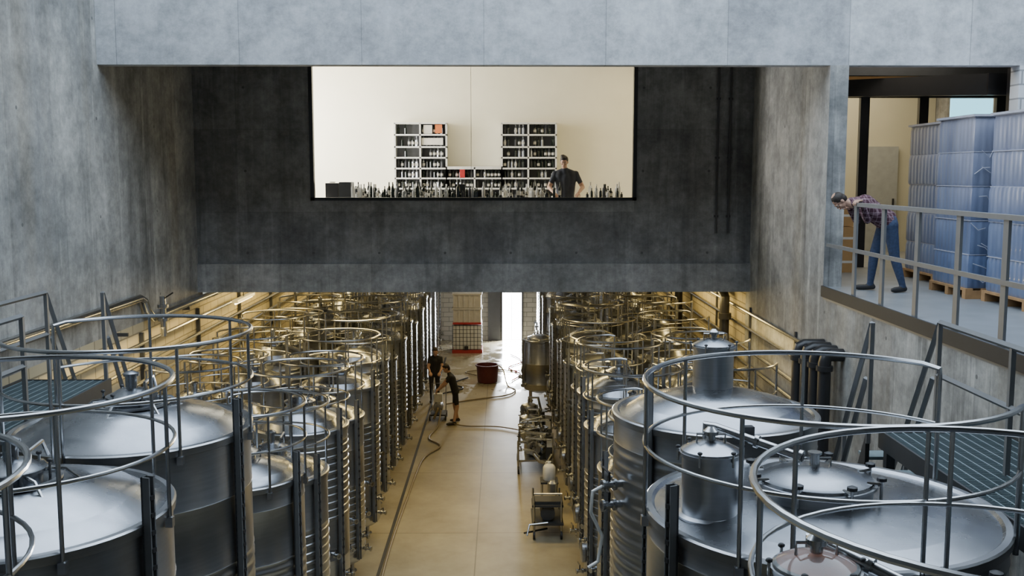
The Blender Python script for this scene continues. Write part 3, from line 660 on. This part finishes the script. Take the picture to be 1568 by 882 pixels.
def hand(out,w,d,n,side,curl):
    w,d,n=V(w),V(d).normalized(),V(n); n=(n-d*n.dot(d)).normalized(); s=d.cross(n)*side
    b=MB(); L=[.072,.082,.076,.06]
    for i in range(4):
        off=s*(.033-.022*i); k=w+d*.088+off-(.006*abs(i-1.3))*d; caps(b,w+off*.55,k,.014,.0115)
        a=curl; p=k; ang=0
        for j,f in enumerate((.45,.32,.23)):
            ang+=a*(.9 if j else .7); dd=d*math.cos(ang)+n*math.sin(ang); q=p+dd*L[i]*f; caps(b,p,q,.0095-.001*j,.009-.001*j); p=q
    p=w+s*.018+d*.015; q=w+s*.048+d*.05+n*.01; caps(b,p,q,.014,.011); q2=q+(d*.8+s*.25+n*.5).normalized()*.032; caps(b,q,q2,.0105,.009); q3=q2+(d*.9+n*.6-s*.1).normalized()*.025; caps(b,q2,q3,.009,.008)
    addmesh(out,remeshed(b,.0042,1),lambda c:skin)
def head(out,base,up,fwd,hair='short'):
    up=V(up).normalized(); fwd=V(fwd); fwd=(fwd-up*fwd.dot(up)).normalized(); rt=fwd.cross(up)
    M=Matrix((rt,fwd,up)).transposed().to_4x4(); M.translation=V(base)
    b=MB()
    b.ell((0,-.01,.135),(.074,.093,.094),skin); b.ell((0,.022,.07),(.056,.066,.066),skin); b.ell((0,.045,.038),(.032,.035,.028),skin)
    b.tube([(0,.085,.115),(0,.102,.085)],[.008,.014],skin,8); b.ell((0,.078,.13),(.05,.016,.012),skin); b.ell((0,.086,.052),(.024,.012,.010),skin)
    for s in (-1,1): b.ell((s*.076,-.005,.10),(.010,.02,.032),skin); b.ell((s*.04,.06,.085),(.02,.02,.018),skin)
    caps(b,(0,-.02,.06),(0,-.03,-.06),.052,.056)
    me=remeshed(b,.0055,2); me.transform(M); addmesh(out,me,lambda c:skin)
    d=MB()
    for s in (-1,1):
        d.ell((s*.029,.079,.112),(.012,.008,.007),eyew,n=10,m=6); d.ell((s*.029,.0865,.112),(.005,.003,.005),hairm,n=8,m=6); d.ell((s*.03,.088,.132),(.018,.006,.004),hairm,n=8,m=6)
    d.ell((0,.093,.052),(.022,.007,.006),lips,n=10,m=6)
    h=MB()
    h.ell((0,-.022,.15),(.085,.094,.092),hairm); h.ell((0,-.045,.10),(.076,.068,.075),hairm); 
    if hair=='full': h.ell((0,.035,.195),(.066,.055,.036),hairm); h.ell((-.04,.02,.20),(.04,.05,.03),hairm); h.ell((.03,-.03,.225),(.05,.05,.03),hairm)
    me=remeshed(h,.008,2)
    for k,(vv) in enumerate(d.v): d.v[k]=tuple(M@V(vv))
    o=len(out.v); out.v+=d.v
    for f,mm in zip(d.f,d.m): out.f.append([i+o for i in f]); out.m.append(out.mi(d.mats[mm])); out.sm.append(True)
    if hair=='thin':
        addm=lambda c: skin if (c-V((0,-.03,.245))).length<.045 else hairm
        mats=[addm(p.center) for p in me.polygons]; me.transform(M); it=iter(mats); addmesh(out,me,lambda c:next(it))
    else:
        me.transform(M); addmesh(out,me,lambda c:hairm)
def person(name,J,top,bottom,sleeve=.75,leg=1.0,hair='short',hup=(0,0,1),hf=(0,-1,0),curl=.5,hands=None,shoes=shoe,fat=1.0):
    J={k:V(v) for k,v in J.items()}; b=MB(); segs=[]
    def seg(p,q,r0,r1,m0,t=1.0,m1=None):
        if m0 is not shoes: r0*=fat; r1*=fat
        caps(b,p,q,r0,r1); segs.append((V(p),V(q),r0,r1,m0,t,m1 or m0))
    pel,ch,nk=J['pelvis'],J['chest'],J['neck']
    mid=pel.lerp(ch,.5)
    seg(pel,mid,.115,.108,top); seg(mid,ch,.108,.12,top)
    for s in 'LR':
        sh,el,wr=J['sh'+s],J['el'+s],J['wr'+s]; hp,kn,an,to=J['hip'+s],J['kn'+s],J['an'+s],J['to'+s]
        seg(hp.lerp(pel,.25),sh.lerp(ch,.42),.095,.095,top)
        seg(ch,sh,.085,.062,top); seg(nk,sh,.045,.05,top)
        seg(sh,el,.056,.043,top,sleeve,skin if sleeve<1 else top); seg(el,wr,.042,.027,skin if sleeve<=1 else top)
        seg(pel,hp,.11,.095,bottom)
        seg(hp,kn,.09,.06,bottom,leg if leg<1 else 1,skin if leg<1 else bottom)
        low=bottom if leg>=1 else skin
        seg(kn,kn.lerp(an,.3),.058,.057,low); seg(kn.lerp(an,.3),an,.057,.038,low)
        f=(to-an); f.z=0; f.normalize(); heel=an-f*.04; heel.z=an.z-.045; t2=V(to)
        seg(heel,t2-f*.05,.04,.042,shoes); seg(t2-f*.05,t2,.042,.032,shoes); seg(an,heel,.04,.04,shoes)
    seg(ch,nk,.10,.062,top)
    me=remeshed(b,.014,5)
    def mf(c):
        best=9;bm=top
        for (p,q,r0,r1,m0,t,m1) in segs:
            d=q-p; L=d.length_squared; u=max(0,min(1,(c-p).dot(d)/L)) if L>0 else 0
            e=(c-(p+d*u)).length-(r0+(r1-r0)*u)
            if e<best-.0005: best=e; bm=m0 if u<=t else m1
        return bm
    out=MB(); addmesh(out,me,mf)
    for s,sd in (('L',1),('R',-1)):
        hd=(hands or {}).get(s) or ((J['wr'+s]-J['el'+s]).normalized(),(0,0,-1))
        hand(out,J['wr'+s],hd[0],hd[1],sd*(hd[2] if len(hd)>2 else 1),curl)
    head(out,J['head'],hup,hf,hair)
    return out.obj(name)
z=PF
person("man_leaning_on_railing",dict(pelvis=(5.42,14.25,z+1.02),chest=(5.08,14.2,z+1.23),neck=(4.87,14.15,z+1.26),head=(4.80,14.13,z+1.23),
 shL=(4.97,14.36,z+1.23),shR=(4.94,13.98,z+1.23),elL=(5.05,14.42,z+.98),elR=(5.0,13.86,z+1.02),wrL=(4.90,14.32,z+1.16),wrR=(4.80,13.58,z+1.30),
 hipL=(5.43,14.35,z+.94),hipR=(5.43,14.15,z+.94),knL=(5.30,14.38,z+.5),knR=(5.50,14.13,z+.5),anL=(5.27,14.4,z+.09),anR=(5.62,14.10,z+.09),toL=(5.07,14.42,z+.04),toR=(5.45,14.02,z+.04)),
 plaidm,jeans,sleeve=2,hair='thin',hup=(-.9,0,.42),hf=(-.4,-.1,-.9),curl=.7,hands={'L':((-.7,.0,.3),(-.3,0,-.9)),'R':((-.6,-.4,-.05),(0,0,-1))},fat=1.18)
z=5.5
person("man_at_lab_counter",dict(pelvis=(1.30,20.98,z+.93),chest=(1.29,20.91,z+1.34),neck=(1.27,20.88,z+1.51),head=(1.26,20.84,z+1.56),
 shL=(1.50,20.91,z+1.42),shR=(1.07,20.91,z+1.42),elL=(1.64,20.85,z+1.15),elR=(.95,20.85,z+1.15),wrL=(1.53,20.60,z+1.03),wrR=(1.05,20.58,z+1.03),
 hipL=(1.39,20.98,z+.9),hipR=(1.2,20.98,z+.9),knL=(1.4,20.96,z+.5),knR=(1.2,20.96,z+.5),anL=(1.41,21.0,z+.09),anR=(1.19,21.0,z+.09),toL=(1.43,20.83,z+.04),toR=(1.17,20.83,z+.04)),
 navy,jeans,sleeve=.7,hair='full',hup=(-.05,-.3,.95),hf=(-.15,-.9,-.4),curl=.6,fat=1.1)
x0,y0=-1.33,27.8
person("worker_in_black",dict(pelvis=(x0,y0,.90),chest=(x0-.10,y0-.02,1.25),neck=(x0-.17,y0-.02,1.41),head=(x0-.21,y0-.02,1.44),
 shL=(x0-.12,y0-.18,1.33),shR=(x0-.14,y0+.15,1.33),elL=(x0-.30,y0-.18,1.10),elR=(x0-.32,y0+.15,1.10),wrL=(x0-.47,y0-.08,.94),wrR=(x0-.47,y0+.1,.96),
 hipL=(x0,y0-.1,.87),hipR=(x0,y0+.1,.87),knL=(x0+.05,y0-.14,.48),knR=(x0-.03,y0+.14,.48),anL=(x0-.03,y0-.28,.09),anR=(x0+.05,y0+.14,.09),toL=(x0-.22,y0-.33,.04),toR=(x0-.14,y0+.14,.04)),
 blkcl,blkcl,sleeve=.6,leg=.85,hair='full',hup=(-.35,0,.93),hf=(-.9,-.25,-.4),curl=.8)
x0,y0=-2.1,30.35
person("worker_in_black",dict(pelvis=(x0,y0,.92),chest=(x0+.05,y0-.05,1.30),neck=(x0+.06,y0-.08,1.46),head=(x0+.06,y0-.12,1.49),
 shL=(x0+.22,y0-.06,1.38),shR=(x0-.12,y0-.06,1.38),elL=(x0+.27,y0-.15,1.12),elR=(x0-.16,y0-.15,1.12),wrL=(x0+.20,y0-.38,1.0),wrR=(x0-.08,y0-.38,1.0),
 hipL=(x0+.1,y0,.89),hipR=(x0-.08,y0,.89),knL=(x0+.12,y0-.05,.48),knR=(x0-.08,y0-.02,.48),anL=(x0+.12,y0,.09),anR=(x0-.09,y0+.05,.09),toL=(x0+.14,y0-.18,.04),toR=(x0-.10,y0-.13,.04)),
 blkcl,blkcl,sleeve=.6,hair='full',hup=(0,-.25,.95),hf=(.1,-.9,-.4),curl=.8)
# ------------------------------------------------------------------ world + camera
w=bpy.data.worlds.new("sky"); bpy.context.scene.world=w; w.use_nodes=True
bg=w.node_tree.nodes["Background"]; bg.inputs["Color"].default_value=(.72,.85,1,1); bg.inputs["Strength"].default_value=4.2
cam=bpy.data.cameras.new("camera"); co=bpy.data.objects.new("camera",cam); bpy.context.collection.objects.link(co)
co.location=(0,0,6.9); co.rotation_euler=(R(90-6.37),0,R(-.52)); cam.lens=35.6; cam.sensor_width=36; cam.clip_end=200
bpy.context.scene.camera=co
